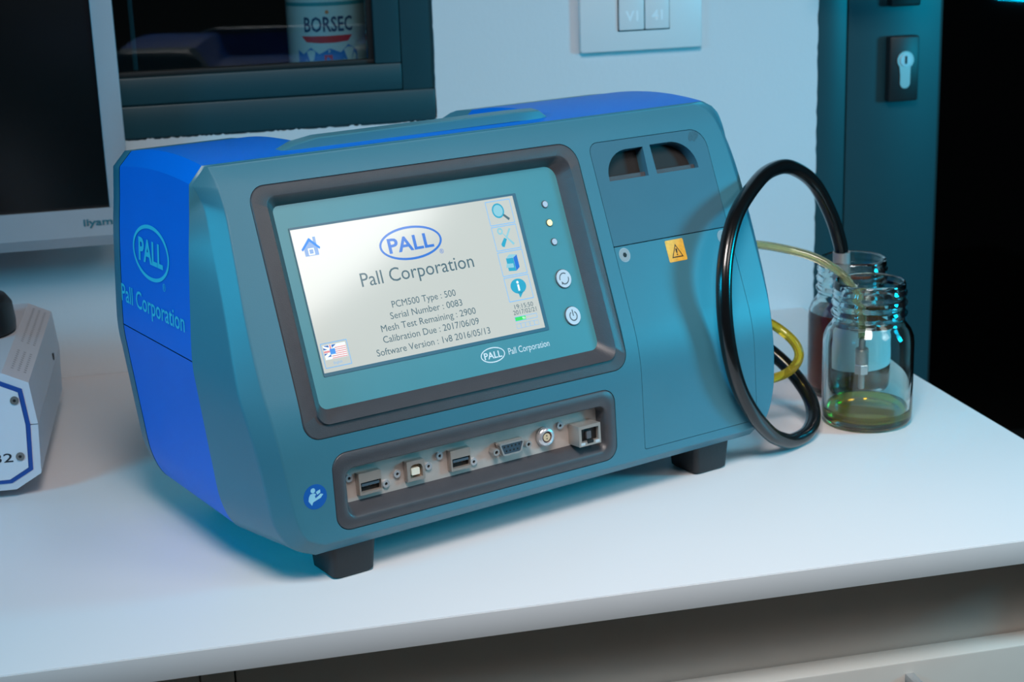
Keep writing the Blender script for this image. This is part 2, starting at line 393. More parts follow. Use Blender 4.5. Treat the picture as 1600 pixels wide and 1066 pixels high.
# front face with openings
BZ = (-14.5, 225.8, 93.4, 239.4)
BEZ = rrect(*BZ, (11, 11, 14, 11), 8)
PRT = rrect(1, 213.2, 33.6, 82.8, 10, 8)
COV = rrect(236.2, 337.4, 34.4, 237, (1.5, 8, 13, 7), 6)
rows = []
for z in list(range(26, 255, 4)):
    for s in range(-40, 350, 12): rows.append((s+.37, z+.11))
BEZd, PRTd, COVd = dens(BEZ, 4), dens(PRT, 4), dens(COV, 4)
v, f = cdt(O0a, [BEZd, PRTd, COVd], rows)
b = len(Vs); Vs += [(s, yf(z), z) for s, z in v]; Fs += [tuple(b+i for i in t) for t in f]
for lp in (BEZd, PRTd, COVd):
    b = len(Vs); n = len(lp); Vs += [(s, yf(z), z) for s, z in lp]+[FN(s, z, 3) for s, z in lp]; Fs += [(b+i, b+(i+1) % n, b+n+(i+1) % n, b+n+i) for i in range(n)]
fs = mobj('front_shell', Vs, Fs, M_GREY, dev, 180)
bmx = bmesh.new(); bmx.from_mesh(fs.data); bmesh.ops.remove_doubles(bmx, verts=bmx.verts, dist=2e-5); bmesh.ops.recalc_face_normals(bmx, faces=bmx.faces); bmx.to_mesh(fs.data); bmx.free(); fs.data.set_sharp_from_angle(angle=rad(60))
# blue band: top dome, scoop behind the handle, tall sides
def sm(a, b, x): t = min(1, max(0, (x-a)/(b-a))); return t*t*(3-2*t)
def dome(t):
    # through (61.4,254) (100,256.6) (176,249.5)
    x0, y0, x1, y1, x2, y2 = 61.4, 254, 104, 256.2, 176, 249.5
    return y0*(t-x1)*(t-x2)/((x0-x1)*(x0-x2))+y1*(t-x0)*(t-x2)/((x1-x0)*(x1-x2))+y2*(t-x0)*(t-x1)/((x2-x0)*(x2-x1))
def scoop(s, t): return 24*sm(40, 62, s)*(1-sm(206, 222, s))*sm(74, 92, t)
def bandloop(t, ds=0, dz=0):
    out = []; k = (dome(min(t, 176))-254)
    for i, (s, z) in enumerate(O2):
        cs = ds if s < 150 else -ds
        e = max(0, (z-200)/54)
        zz = z+k*e-(dz if z > 200 else (-dz if z < 30 else 0)*0)
        top_ = i >= NSIDE*2+NBOT-1 or i == 0
        if top_: zz -= scoop(s, t)
        out.append((s+cs*(1 if not top_ or i == 0 else 1), t, zz))
    return out
TS = [61.7+(175.8-61.7)*i/24 for i in range(25)]
BL = [bandloop(t, .25) for t in TS]
KS = 1+5*NS                                     # outline index of the seam height on the left side
def sub(idx, name, m, par, drop=None):
    V, F = [], []; n = len(idx)
    for l in BL: V += [(l[i][0], l[i][1], l[i][2]-(drop if drop and j_ == 0 else 0)) for j_, i in enumerate(idx)]
    for j in range(len(BL)-1):
        for i in range(n-1): F.append((j*n+i, j*n+i+1, (j+1)*n+i+1, (j+1)*n+i))
    return mobj(name, V, F, m, par, 28)
left_low = list(range(KS, NSIDE)); bottom_i = list(range(NSIDE-1, NSIDE+NBOT)); rk = NSIDE+NBOT-1
right_low = list(range(rk, rk+NSIDE-KS)); upper = list(range(rk+NSIDE-KS-1, NALL))+list(range(0, KS+1))
blue = sub(upper, 'blue_cover', M_BLUE, dev)
sub(left_low, 'blue_side_panel', M_BLUE, dev, .7); sub(right_low[::-1], 'blue_side_panel', M_BLUE, dev, .7)
base = sub(bottom_i, 'base_plate', M_GREY, dev)
inner = box('chassis', -30, 340, 66, 172, 24, 218, M_VOID, dev, 0)
# rear shell
def rearloop(t, ins):
    l = bandloop(t); return [(s+(ins if s < 150 else -ins), tt, z-(ins*.8 if z > 120 else 0)+(ins*.5 if z < 40 else 0)) for s, tt, z in l]
RL = [rearloop(176.1, 0), rearloop(184, 1), rearloop(194, 2.5), rearloop(199, 5), rearloop(204, 11)]
V, F = strip(RL); b = len(V); n = NALL; F.append(tuple(range((len(RL)-1)*n, len(RL)*n)))
rear = mobj('rear_shell', V, F, M_GREY, dev, 40)
# carrying handle
hp_ = [(16, 253.6), (28, 257.8), (44, 260.2), (190, 260.6), (210, 260.0), (217.5, 255.4)]
hb = bmesh.new(); Vh = []
for s, z in hp_:
    tw = 6.0 if 20 < s < 214 else 3.5
    for (dt, dz) in ((-tw, -5.5), (-tw, -.2), (-tw+1.2, .5), (tw-2, 1.1), (tw, .2), (tw, -5.5)): Vh.append((s, 76.4+dt, z+dz))
Fh = [];  n = 6
for j in range(len(hp_)-1):
    for i in range(n): k = (i+1) % n; Fh.append((j*n+i, j*n+k, (j+1)*n+k, (j+1)*n+i))
Fh += [tuple(range(n)), tuple(range(len(Vh)-n, len(Vh)))]
mobj('carry_handle', Vh, Fh, M_GREY, dev, 25); hb.free()
# feet
def foot(s, t):
    b0 = rrect(s, s+29, t, t+30, 4, 4); b1 = rrect(s-2, s+31, t-1.5, t+32, 4, 4); bb = rrect(s+1.6, s+27.4, t+1.6, t+28.4, 4, 4); n = len(b0)
    V = [(x, y, 0) for x, y in bb]+[(x, y, 1.6) for x, y in b0]+[(x, y, 27) for x, y in b1]
    F = [tuple(range(n)), tuple(range(2*n, 3*n))]
    for j in range(2): F += [(j*n+i, j*n+(i+1) % n, (j+1)*n+(i+1) % n, (j+1)*n+i) for i in range(n)]
    return mobj('rubber_foot', V, F, M_RUBBER, dev, 40)
for s, t in ((0, 0), (289.5, 3), (0, 150), (289.5, 150)): foot(s, t)

# ---- screen bezel
def loops_obj(name, loops, m, cap=None, par=dev, smooth=50):
    V, F = strip(loops); n = len(loops[0])
    if cap: F.append(tuple(range((len(loops)-1)*n, len(loops)*n)))
    return mobj(name, V, F, m, par, smooth)
g = .35; NB = 8
o_ = rrect(BZ[0]+g, BZ[1]-g, BZ[2]+g, BZ[3]-g, (10.7, 10.7, 13.7, 10.7), NB)
i1 = rrect(-4.6, 218.4, 101.0, 232.6, (7.6, 8.6, 10.6, 6.6), NB); i2 = rrect(-4.0, 217.6, 101.8, 232.0, (7, 8, 10, 6), NB); i3 = rrect(-3.7, 217.2, 102.4, 231.6, (6.8, 7.8, 9.8, 5.8), NB)
fl = rrect(2.4, 210.0, 110.6, 227.8, (5, 6, 8, 4), NB)
bez = loops_obj('screen_bezel', [[FN(*p, 3) for p in o_], [FN(*p, .1) for p in o_], [FN(p[0], p[1], -.45) for p in rrect(BZ[0]+1.0, BZ[1]-1.0, BZ[2]+1.0, BZ[3]-1.0, (10, 10, 13, 10), NB)],
    [FN(*p, -.45) if p[1] > 122 else FN(*p, .1) for p in i1], [UP(*p, -.2) for p in i2], [UP(*p, .5) for p in i3], [UP(*p, PD+.05) for p in fl], [UP(*p, PD+1) for p in fl]], M_DARK, smooth=38)
# ---- membrane panel and display
mem = prism('membrane_panel', rrect(-1.5, 214.5, 104.2, 226.6, 5, 5), ME, 0, 1.2, M_MEMB, dev)
SC = (10.2, 172.5, 127.2, 210.1)
M_SCREEN = mat('lcd_screen', (120, 124, 122), .11, emit=(222, 226, 218), estr=.64, spec=.9)
M_SCRSHADE = mat('screen_edge_shade', (58, 108, 128), .3)
scr = prism('display', rrect(*SC, .4, 2), ME, -.25, .3, M_SCREEN, dev)
po, pi2 = rrect(SC[0]-.6, SC[1]+2.6, SC[2]-1.9, SC[3]+1.2, .6, 2), rrect(SC[0]+.1, SC[1]-.1, SC[2]+.1, SC[3]-.1, .3, 2)
ringprism('screen_shade_ring', po, pi2, ME, -.45, .2, M_SCRSHADE, dev)  # window ridge; its darker teal paints the shadow line around the screen
ED = -.32
TXT = mat('lcd_text_grey', (70, 92, 100), .11, emit=(92, 122, 132), estr=.4)
TBL = mat('lcd_logo_blue', (30, 90, 170), .11, emit=(60, 128, 200), estr=.5)
THS = mat('lcd_icon_blue', (90, 130, 180), .11, emit=(110, 155, 205), estr=.45)
TIC = mat('lcd_icon_cyan', (40, 140, 165), .11, emit=(60, 165, 190), estr=.45)
TIL = mat('lcd_icon_pale', (120, 170, 180), .11, emit=(150, 200, 208), estr=.45)
TLN = mat('lcd_line_blue', (110, 160, 200), .4, emit=(120, 165, 205), estr=.55)
TGR = mat('lcd_green', (40, 180, 70), .4, emit=(50, 190, 80), estr=.6)
TRED = mat('lcd_red', (205, 120, 125), .4, emit=(215, 140, 140), estr=.5)
TWH = mat('lcd_white', (200, 206, 204), .3, emit=(228, 230, 226), estr=.65)
flatring('logo_oval', disc(89.8, 191.8, 22.6, 48, 10.0), disc(89.8, 191.8, 21.1, 48, 8.6), ME, ED, TBL, scr)
text('lettering', 'PALL', ME, 89.6, 187.6, TBL, scr, h=8.4, width=32.5, d=ED, bold=.022, align='CENTER')
text('lettering', '®', ME, 108.6, 182.6, TBL, scr, h=2.6, width=3.0, d=ED)
text('lettering', 'Pall Corporation', ME, 90.1, 171.3, TXT, scr, h=8.0, width=82, d=ED, align='CENTER')
for body, cz, wd in (('PCM500 Type : 500', 157, 46.5), ('Serial Number : 0083', 150.6, 52.5), ('Mesh Test Remaining : 2900', 144.3, 69), ('Calibration Due : 2017/06/09', 137.9, 70), ('Software Version : 1v8 2016/05/13', 131.1, 83)):
    text('lettering', body, ME, 89.4, cz-.6, TXT, scr, h=3.9, width=wd, d=ED, align='CENTER')
# house icon
hx, hz = 21.2, 198.4
h1 = flat('house_icon', [(hx-4.6, hz-4.6), (hx+4.6, hz-4.6), (hx+4.6, hz+.4), (hx, hz+4.4), (hx-4.6, hz+.4)], ME, ED, THS, scr)
h2 = flat('r', [(hx-6.4, hz-.4), (hx-5.6, hz-1.4), (hx, hz+3.8), (hx+5.6, hz-1.4), (hx+6.4, hz-.4), (hx, hz+5.8)], ME, ED-.05, mat('lcd_roof', (60, 130, 215), .4, emit=(70, 140, 220), estr=.5), scr)
h3 = flat('c', [(hx+2.6, hz+3.2), (hx+4.4, hz+1.6), (hx+4.4, hz+6), (hx+2.6, hz+6)], ME, ED-.03, THS, scr)
h4 = flatring('d', rrect(hx-2.2, hx+2, hz-4.2, hz-.2, .2, 1), rrect(hx-1.4, hx+1.2, hz-3.4, hz-1, .2, 1), ME, ED-.07, TWH, scr)
join([h1, h2, h3, h4], 'house_icon')
# icon column
for k in range(4):
    x0, x1 = 150.2-.0*k, 169.6; z1 = 208.6-15.75*k; z0 = z1-15.1
    flatring('icon_frame', rrect(x0, x1, z0, z1, .3, 1), rrect(x0+.5, x1-.5, z0+.5, z1-.5, .2, 1), ME, ED, TLN, scr)
    cx, cz = (x0+x1)/2, (z0+z1)/2; P = []
    if k == 0:
        P.append(flatring('a', disc(cx-1.2, cz+1.2, 4.6), disc(cx-1.2, cz+1.2, 3.6), ME, ED-.03, TIC, scr)); P.append(flat('b', disc(cx-1.2, cz+1.2, 3.6), ME, ED-.02, TIL, scr))
        P.append(flat('c', [(cx+1.6, cz-2.2), (cx+2.6, cz-1.2), (cx+6.4, cz-4.4), (cx+5.2, cz-5.6)], ME, ED-.04, TXT, scr)); nm = 'magnifier_icon'
    elif k == 1:
        P.append(flat('a', [(cx-4.6, cz-5), (cx-3, cz-5.6), (cx+.2, cz-1), (cx-1.6, cz+.2), (cx-5, cz-3.6)], ME, ED-.03, TIC, scr)); P.append(flat('b', [(cx-.6, cz), (cx+.4, cz-.7), (cx+4.8, cz+5), (cx+3.6, cz+5.6)], ME, ED-.03, TIL, scr))
        P.append(flat('c', [(cx-3.4, cz+4.4), (cx-2.2, cz+3.4), (cx+5.4, cz-4.2), (cx+4, cz-5.2)], ME, ED-.025, TIL, scr)); P.append(flatring('d', disc(cx-3.6, cz+4.4, 2.2, 14), disc(cx-3.6, cz+4.4, 1.1, 14), ME, ED-.04, TIL, scr)); nm = 'tools_icon'
    elif k == 2:
        P.append(flat('a', [(cx-4.2, cz-4.6), (cx+1.4, cz-5.2), (cx+1.4, cz+3), (cx-4.2, cz+3.2)], ME, ED-.03, TIC, scr)); P.append(flat('b', [(cx+1.5, cz-5.2), (cx+4.6, cz-3.2), (cx+4.6, cz+4.6), (cx+1.5, cz+3)], ME, ED-.03, TBL, scr))
        P.append(flat('c', [(cx-4.2, cz+3.3), (cx+1.4, cz+3.1), (cx+4.6, cz+4.7), (cx-1, cz+5.4)], ME, ED-.03, TIL, scr)); P.append(flat('d', [(cx-5.6, cz-2.4), (cx+.4, cz-3), (cx+.4, cz-.4), (cx-4.6, cz)], ME, ED-.05, TIL, scr)); nm = 'archive_icon'
    else:
        P.append(flat('a', disc(cx, cz+1.2, 6, 28, 4.6), ME, ED-.03, TIC, scr)); P.append(flat('b', [(cx-1.4, cz-2.4), (cx+3, cz-2.4), (cx-.6, cz-6)], ME, ED-.03, TIC, scr))
        P.append(flat('c', [(cx-.7, cz-1.6), (cx+.7, cz-1.6), (cx+.7, cz+2.2), (cx-.7, cz+2.2)], ME, ED-.05, TWH, scr)); P.append(flat('d', disc(cx, cz+3.6, .9, 12), ME, ED-.05, TWH, scr)); nm = 'info_icon'
    join(P, nm)
text('lettering', '19:15:50', ME, 160.4, 141.6, TXT, scr, h=2.7, width=14.5, d=ED, align='CENTER')
text('lettering', '2017/02/21', ME, 160.2, 138.2, TXT, scr, h=2.7, width=18, d=ED, align='CENTER')
flatring('battery_outline', rrect(151.2, 168.6, 134.2, 137.0, .2, 1), rrect(151.5, 168.3, 134.5, 136.7, .2, 1), ME, ED, TLN, scr)
flat('battery_level', rrect(151.5, 159.6, 134.5, 136.7, .1, 1), ME, ED-.02, TGR, scr)
text('lettering', '9h', ME, 157, 134.8, TWH, scr, h=1.6, d=ED-.06)
for k in range(5): flatring('status_cell', rrect(151.2+3.5*k, 154.6+3.5*k, 129.8, 132.8, .1, 1), rrect(151.4+3.5*k, 154.4+3.5*k, 130, 132.6, .1, 1), ME, ED, TLN, scr)
# language button
flatring('button_frame', rrect(11.9, 30.1, 129.6, 144, .3, 1), rrect(12.4, 29.6, 130.1, 143.5, .2, 1), ME, ED, TLN, scr)
fx0, fx1, fz0, fz1 = 13.4, 28.6, 134.4, 142.6; P = []
P.append(flat('a', rrect(fx0, fx1, fz0, fz1, .05, 1), ME, ED-.01, TWH, scr))
UKB = mat('lcd_flag_blue', (40, 90, 160), .4, emit=(50, 100, 170), estr=.5)
for tri in ([(fx0+.2, fz1-.2), (fx0+3.8, fz1-.2), (fx0+3.8, fz1-1.6)], [(fx0+.0, fz1-1.2), (fx0+2.6, fz1-2.6), (fx0, fz1-2.6)], [(fx0+5.8, fz1-.2), (fx0+9, fz1-.2), (fx0+5.8, fz1-2)], [(fx0, fz0+3.6), (fx0+2.4, fz0+3.6), (fx0, fz0+2.4)], [(fx0+1.6, fz0+1.4), (fx0+4.2, fz0+2.8), (fx0+4.2, fz0+1.4)]): P.append(flat('b', tri, ME, ED-.03, UKB, scr))
P.append(flat('c', rrect(fx0+4.3, fx0+5.3, fz1-2.4, fz1-.1, .05, 1), ME, ED-.04, TRED, scr)); P.append(flat('c', rrect(fx0, fx0+4, fz0+3.9, fz0+5, .05, 1), ME, ED-.04, TRED, scr))
for k in range(6):
    z = fz1-1.9-k*1.12; P.append(flat('d', rrect(fx0+(7.6 if z > fz0+2.6 else 4.6), fx1-.1, z-.5, z, .02, 1), ME, ED-.035, TRED, scr))
P.append(flat('e', rrect(fx0+4, fx0+7.6, fz0+2.6, fz0+5.8, .05, 1), ME, ED-.06, mat('lcd_flag_mid', (60, 130, 205), .4, emit=(70, 140, 210), estr=.5), scr))
join(P, 'flag_icon'); text('lettering', 'English', ME, 21, 131.4, TLN, scr, h=1.5, d=ED, align='CENTER')
# membrane print, buttons, leds
MP = -.06
flatring('logo_oval', disc(128.7, 117.6, 9.2, 36, 4.6), disc(128.7, 117.6, 8.5, 36, 3.95), ME, MP, M_WHITE, mem)
text('lettering', 'PALL', ME, 128.7, 115.6, M_WHITE, mem, h=3.9, width=13.4, d=MP, bold=.02, align='CENTER')
text('lettering', 'Pall Corporation', ME, 140.6, 115.7, M_WHITE, mem, h=3.9, width=32, d=MP)
M_LED = mat('led_clear', (190, 205, 220), .2); M_LEDY = mat('led_lit_yellow', (240, 235, 170), .2, emit=(250, 240, 150), estr=1.0)
for z, m in ((201.6, M_LED), (189.8, M_LEDY), (177.7, M_LED)):
    r0 = prism('indicator_led', disc(195.7, z, 1.9, 20), ME, -1.0, .2, m, dev); ringprism('led_ring', disc(195.7, z, 2.4, 20), disc(195.7, z, 1.9, 20), ME, -.5, .2, M_DARK, r0)
M_BTN = mat('silver_button', (214, 220, 228), .32, metal=.25)
M_SYM = mat('button_symbol_grey', (86, 94, 102), .5)
def arcband(cx, cz, r, w_, a0, a1, n=18):
    A = [rad(a0+(a1-a0)*i/n) for i in range(n+1)]
    return [(cx+(r+w_)*math.cos(a), cz+(r+w_)*math.sin(a)) for a in A]+[(cx+(r-w_)*math.cos(a), cz+(r-w_)*math.sin(a)) for a in A[::-1]]
for k, z in enumerate((154.2, 130.7)):
    ringo = ringprism('button_collar', disc(195.6, z, 6.1, 32), disc(195.6, z, 5.6, 32), ME, -.5, .2, M_DARK, dev)
    bt = prism('push_button', disc(195.6, z, 5.6, 32), ME, -1.3, .2, M_BTN, dev)
    if k == 0: P = [flat('s', arcband(195.6, z, 3.4, .36, 55, 190), ME, -1.36, M_SYM, bt), flat('s', arcband(195.6, z, 3.4, .36, 235, 370), ME, -1.36, M_SYM, bt), flat('s', [(193.0, z-1.4), (192.9, z-3.6), (194.7, z-2.8)], ME, -1.38, M_SYM, bt)]
    else: P = [flat('s', arcband(195.6, z-.2, 2.8, .38, 120, 420, 26), ME, -1.36, M_SYM, bt), flat('s', rrect(195.25, 195.95, z-.2, z+3.9, .2, 2), ME, -1.38, M_SYM, bt)]
    join(P, 'button_symbol')

# ---- cover plate and vent panel (right)
def patch(name, outer, holes, m, wall=2.5, d=0, par=dev, step=5, hwall=None):
    outer = dens(outer, step); holes = [dens(h, 3) for h in holes]; xs = [p[0] for p in outer]; zs = [p[1] for p in outer]
    rows = [(x+.3, z+.2) for z in range(int(min(zs))+3, int(max(zs)), 5) for x in range(int(min(xs))+4, int(max(xs)), 9)]
    v, f = cdt(outer, holes, rows); V = [FN(x, z, d) for x, z in v]; F = [tuple(t) for t in f]
    for lp in [outer]+holes:
        wl = wall if lp is outer else (hwall or wall); b = len(V); n = len(lp); V += [FN(x, z, d) for x, z in lp]+[FN(x, z, wl) for x, z in lp]; F += [(b+i, b+(i+1) % n, b+n+(i+1) % n, b+n+i) for i in range(n)]
    o = mobj(name, V, F, m, par, None, fix=False); b = bmesh.new(); b.from_mesh(o.data); bmesh.ops.remove_doubles(b, verts=b.verts, dist=1e-5); bmesh.ops.recalc_face_normals(b, faces=b.faces)
    b.to_mesh(o.data); b.free()
    for p in o.data.polygons: p.use_smooth = True
    o.data.set_sharp_from_angle(angle=rad(40)); return o
patch('service_cover', rrect(236.6, 337.0, 34.8, 169.6, (1.2, 7.6, .6, .6), 5), [], M_GREY)
VH1 = [(246.8, 211.2), (280.2, 211.2), (281, 230.2), (266.5, 230.2)]+[(266.5+19.7*math.cos(rad(a)), 213+17.2*math.sin(rad(a))) for a in range(96, 181, 7)]
VH2 = [(287.6, 211.4), (324.6, 211.4)]+[(303.5+21.2*math.cos(rad(a)), 213+17.8*math.sin(rad(a))) for a in range(3, 88, 7)]+[(287.2, 230.8)]
vp = patch('vent_panel', rrect(236.6, 337.0, 170.2, 236.6, (.6, .6, 12.6, 6.6), 5), [VH1, VH2], M_VENT, hwall=9)
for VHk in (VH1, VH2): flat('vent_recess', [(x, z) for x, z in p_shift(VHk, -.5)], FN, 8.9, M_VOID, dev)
for VHk in (VH1, VH2):
    xs = [p[0] for p in VHk]; prism('vent_lip', rrect(min(xs)+.6, max(xs)-.6, 211.4, 214.6, .5, 2), UP, 3.5, 8.8, M_DARK, dev)
for s in (243.5, 330):
    c = prism('cover_screw', disc(s, 163.9, 4.0, 24), FN, -.35, 1.5, mat('zinc_screw', (150, 158, 162), .5, metal=.1), dev); ringprism('washer', disc(s, 163.9, 4.6, 24), disc(s, 163.9, 3.7, 24), FN, -.2, 1, mat('pale_washer', (150, 175, 185), .5), c); flat('hex_socket', disc(s, 163.9, 1.7, 6), FN, -.42, M_GASK, c)
M_STK = mat('orange_sticker', (248, 190, 70), .45, noise=.28, nscale=350)
st = prism('warning_sticker', rrect(279.2, 294.8, 153.7, 167.9, .8, 3), FN, -.15, .05, M_STK, dev)
tx, tz = 287.2, 160
flatring('triangle_mark', [(tx-5, tz-3.8), (tx+5, tz-3.8), (tx, tz+5)], [(tx-3.9, tz-3.1), (tx+3.9, tz-3.1), (tx, tz+3.7)], FN, -.2, M_PRINT, st)
flat('exclamation_mark', [(tx-.5, tz-1), (tx+.5, tz-1), (tx+.7, tz+2), (tx-.7, tz+2)], FN, -.2, M_PRINT, st); flat('exclamation_mark', disc(tx, tz-2, .6, 10), FN, -.2, M_PRINT, st)
flat('adhesive_residue', [(322.5, 229), (325, 229.6), (326.6, 228.4), (328.4, 229.8), (330.6, 231.4), (332, 233.4), (330.4, 235), (327.5, 235.6), (324.6, 235.2), (323, 233), (322, 231)], FN, -.12, mat('residue', (54, 88, 102), .5, noise=.4, nscale=600), dev)

# ---- port recess
M_DARK2 = M_DARK
pr0 = rrect(1.35, 212.85, 33.95, 82.45, 9.7, 8)
pb = loops_obj('port_bezel', [[FN(*p, 3) for p in pr0], [FN(*p, .2) for p in pr0], [FN(*p, -.4) for p in rrect(2.0, 212.2, 34.6, 81.8, 9.2, 8)], [LO(*p, -.4) for p in rrect(8.6, 206.4, 40.2, 73, 7, 8)],
    [LO(*p, .4) for p in rrect(9.8, 205.2, 41.4, 72, 6, 8)], [LO(*p, 2) for p in rrect(10.6, 204.4, 43, 71.4, 5, 8)], [LO(*p, 9.2) for p in rrect(12, 203, 48, 70.4, 3, 8)]], M_DARK, smooth=55)
plate = prism('port_plate', rrect(10.5, 204.5, 45, 72.5, 2, 3), LO, 9.0, 10.2, M_STEEL, dev)
TP = 9.0
def PL(x, z, d): return LO(x, z+.06, TP-d)       # d = height above the plate
def pscrew(s, z):
    c = prism('plate_screw', disc(s, z, 2.5, 18), PL, 0, 1.0, M_CHROME, dev)
    V = []; n = 18
    o1 = ringprism('screw_head', disc(s, z, 2.4, n), disc(s, z, 1.0, n), PL, 1.0, 1.7, M_CHROME, c); flat('screw_socket', disc(s, z, 1.1, 6), PL, 1.05, M_GASK, c)
for s, z in ((15.6, 63.2), (40.6, 54), (48.9, 58.4), (71.4, 58.3), (80.0, 63.2), (104.7, 53.8), (173.0, 63.3)): pscrew(s, z)
pscrew(200.4, 54)
def usb_a(s0, s1, z0, z1):
    s = prism('usb_port', rrect(s0, s1, z0, z1, .5, 2), PL, 0, .8, M_SHELL, dev)
    a, b, c, d = s0+.8, s1-.6, z0+1.9, z0+8.2
    oo = rrect(s0+.4, s1-.4, z0+.3, z1-.3, .4, 2); ii = rrect(a+.6, b-.2, c, d, .3, 2)
    ringprism('socket_face', oo, ii, PL, .8, 4.2, M_SHELL, s)
    prism('socket_floor', ii, PL, .75, .9, M_PORTBLK, s)
    prism('tongue', rrect(a+1.4, b-1, d-2.6, d-1, .2, 1), PL, .9, 3.6, mat('blue_grey_tongue', (70, 88, 100), .45), s)
    for k in range(4): prism('contact', rrect(a+2.2+k*2.7, a+3.2+k*2.7, d-2.9, d-2.65, .05, 1), PL, .9, 3.4, mat('copper_contact', (170, 110, 80), .3, metal=1), s)
usb_a(20.4, 36.6, 51.0, 65.4); usb_a(86.0, 101.4, 51.4, 65.4)
ub = prism('usb_b_port', rrect(54.2, 67.4, 52.0, 65.2, .5, 2), PL, 0, .8, M_SHELL, dev)
bo = rrect(54.6, 67.1, 52.2, 65.0, .4, 2); bi = rrect(56.6, 65.6, 54.0, 62.6, (.3, .3, 2.6, 2.6), 2)
ringprism('socket_face', bo, bi, PL, .8, 4.2, M_SHELL, ub); prism('socket_floor', bi, PL, .75, .9, mat('tan_insert', (150, 126, 96), .5), ub); prism('tongue', rrect(57.8, 63.6, 55.8, 60.2, .5, 2), PL, .9, 3.9, M_CREAM, ub)
# nine-pin D connector
ds = prism('serial_port', [(122.3, 62.6), (140.9, 62.6), (141.6, 61.8), (139.2, 54.2), (138.2, 53.4), (125, 53.4), (124, 54.2), (121.6, 61.8)], PL, 0, 2.4, M_SHELL, dev)
din = [(124.0, 61.2), (139.4, 61.2), (140.0, 60.6), (138.0, 55.2), (137.3, 54.7), (126.1, 54.7), (125.4, 55.2), (123.4, 60.6)]
dout = [(123.0, 62.1), (140.3, 62.1), (141.0, 61.2), (138.8, 54.5), (137.8, 53.8), (125.5, 53.8), (124.5, 54.5), (122.4, 61.2)]
ringprism('metal_shroud', dout, din, PL, 2.4, 6.0, M_NICKEL, ds); prism('socket_block', din, PL, 2.4, 5.4, M_DSUB, ds)
for r_, n_, z_, x_ in ((0, 5, 59.4, 126.0), (1, 4, 56.6, 127.4)):
    for k in range(n_): flat('pin_hole', disc(x_+2.85*k, z_, .72, 10), PL, 5.46, M_GASK, ds)
for s in (119.4, 144.4):
    j = prism('jack_screw', disc(s, 57.6, 2.5, 6), PL, 0, 5.2, M_NICKEL, dev); ringprism('nut_end', disc(s, 57.6, 2.3, 18), disc(s, 57.6, 1.2, 18), PL, 5.2, 6.2, M_NICKEL, j); flat('bore', disc(s, 57.6, 1.3, 12), PL, 5.3, M_GASK, j)
# round push-pull connector
lm = prism('round_port', disc(160.2, 58.6, 6.6, 30), PL, 0, 1.6, M_NICKEL, dev)
prof = [(6.3, 1.6), (6.3, 3.6), (5.4, 4.6), (4.0, 4.8), (3.7, 4.4), (3.7, 1.6)]
V = []; F = []; n = 30
for r_, h_ in prof: V += [PL(160.2+r_*math.cos(2*math.pi*i/n), 58.6+r_*math.sin(2*math.pi*i/n), h_) for i in range(n)]
for j in range(len(prof)-1): F += [(j*n+i, j*n+(i+1) % n, (j+1)*n+(i+1) % n, (j+1)*n+i) for i in range(n)]
mobj('collar', V, F, M_CHROME, lm, 40); ringprism('rubber_ring', disc(160.2, 58.6, 3.75, 24), disc(160.2, 58.6, 2.7, 24), PL, 1.6, 3.6, mat('dark_red_seal', (70, 34, 34), .5), lm)
prism('insert', disc(160.2, 58.6, 2.7, 24), PL, 1.6, 4.0, mat('tan_pin_insert', (214, 186, 150), .4), lm)
for z in (57.6, 59.6): flat('pin_hole', disc(160.2, z, .5, 10), PL, 4.05, M_GASK, lm)
flat('red_dot', disc(160.2, 63.6, .8, 10), PL, 4.5, mat('red_dot', (150, 30, 40), .4), lm)
# network socket
rj = prism('network_port', rrect(180.0, 197.6, 48.8, 62.8, .3, 2), PL, 0, 9.4, M_SHELL, dev)
ro, ri = rrect(180.0, 197.6, 48.8, 62.8, .3, 2), rrect(182.0, 195.8, 51.6, 60.6, .3, 2)
ringprism('socket_rim', ro, ri, PL, 9.4, 12.4, M_SHELL, rj); prism('socket_floor', ri, PL, 9.3, 9.6, M_PORTBLK, rj)
prism('latch_slot', rrect(186.4, 191.4, 50.2, 52.4, .2, 1), PL, 11.9, 12.5, M_PORTBLK, rj)
prism('plug_guide', rrect(187, 190.6, 53, 58, .4, 2), PL, 9.6, 11.2, mat('grey_guide', (90, 88, 92), .5), rj)
for x in (181.2, 193): prism('status_led', rrect(x, x+3.4, 49.6, 51.4, .2, 1), PL, 12.2, 12.6, mat('milky_led', (190, 200, 205), .3), rj)
# instruction label
li = prism('instruction_label', disc(-11.6, 59.8, 7.7, 36), FN, -.12, .02, mat('label_blue', (8, 92, 176), .45), dev)
M_PIC = mat('label_pale', (150, 210, 232), .5)
cx, cz = -11.6, 59.8
P = [flat('p', disc(cx-1.2, cz+4.1, 1.55, 16), FN, -.18, M_PIC, li),
     flat('p', [(cx-4.7, cz-1.9), (cx-2.6, cz-5.0), (cx-1.9, cz-3.4), (cx-1.6, cz-3.0), (cx+3.4, cz-1.4), (cx+5.4, cz+.6), (cx+3.6, cz+1.3), (cx+2.4, cz+.4), (cx+.1, cz-.9), (cx-.3, cz+.6), (cx+.6, cz+1.2), (cx+.2, cz+2.0), (cx-1.2, cz+2.4), (cx-3.2, cz+2.2), (cx-4.2, cz+.6)], FN, -.18, M_PIC, li),
     flat('p', [(cx+1.4, cz+1.0), (cx+3.6, cz+2.0), (cx+3.5, cz+4.0), (cx+.6, cz+2.9)], FN, -.18, M_PIC, li)]
join(P, 'reader_pictogram')
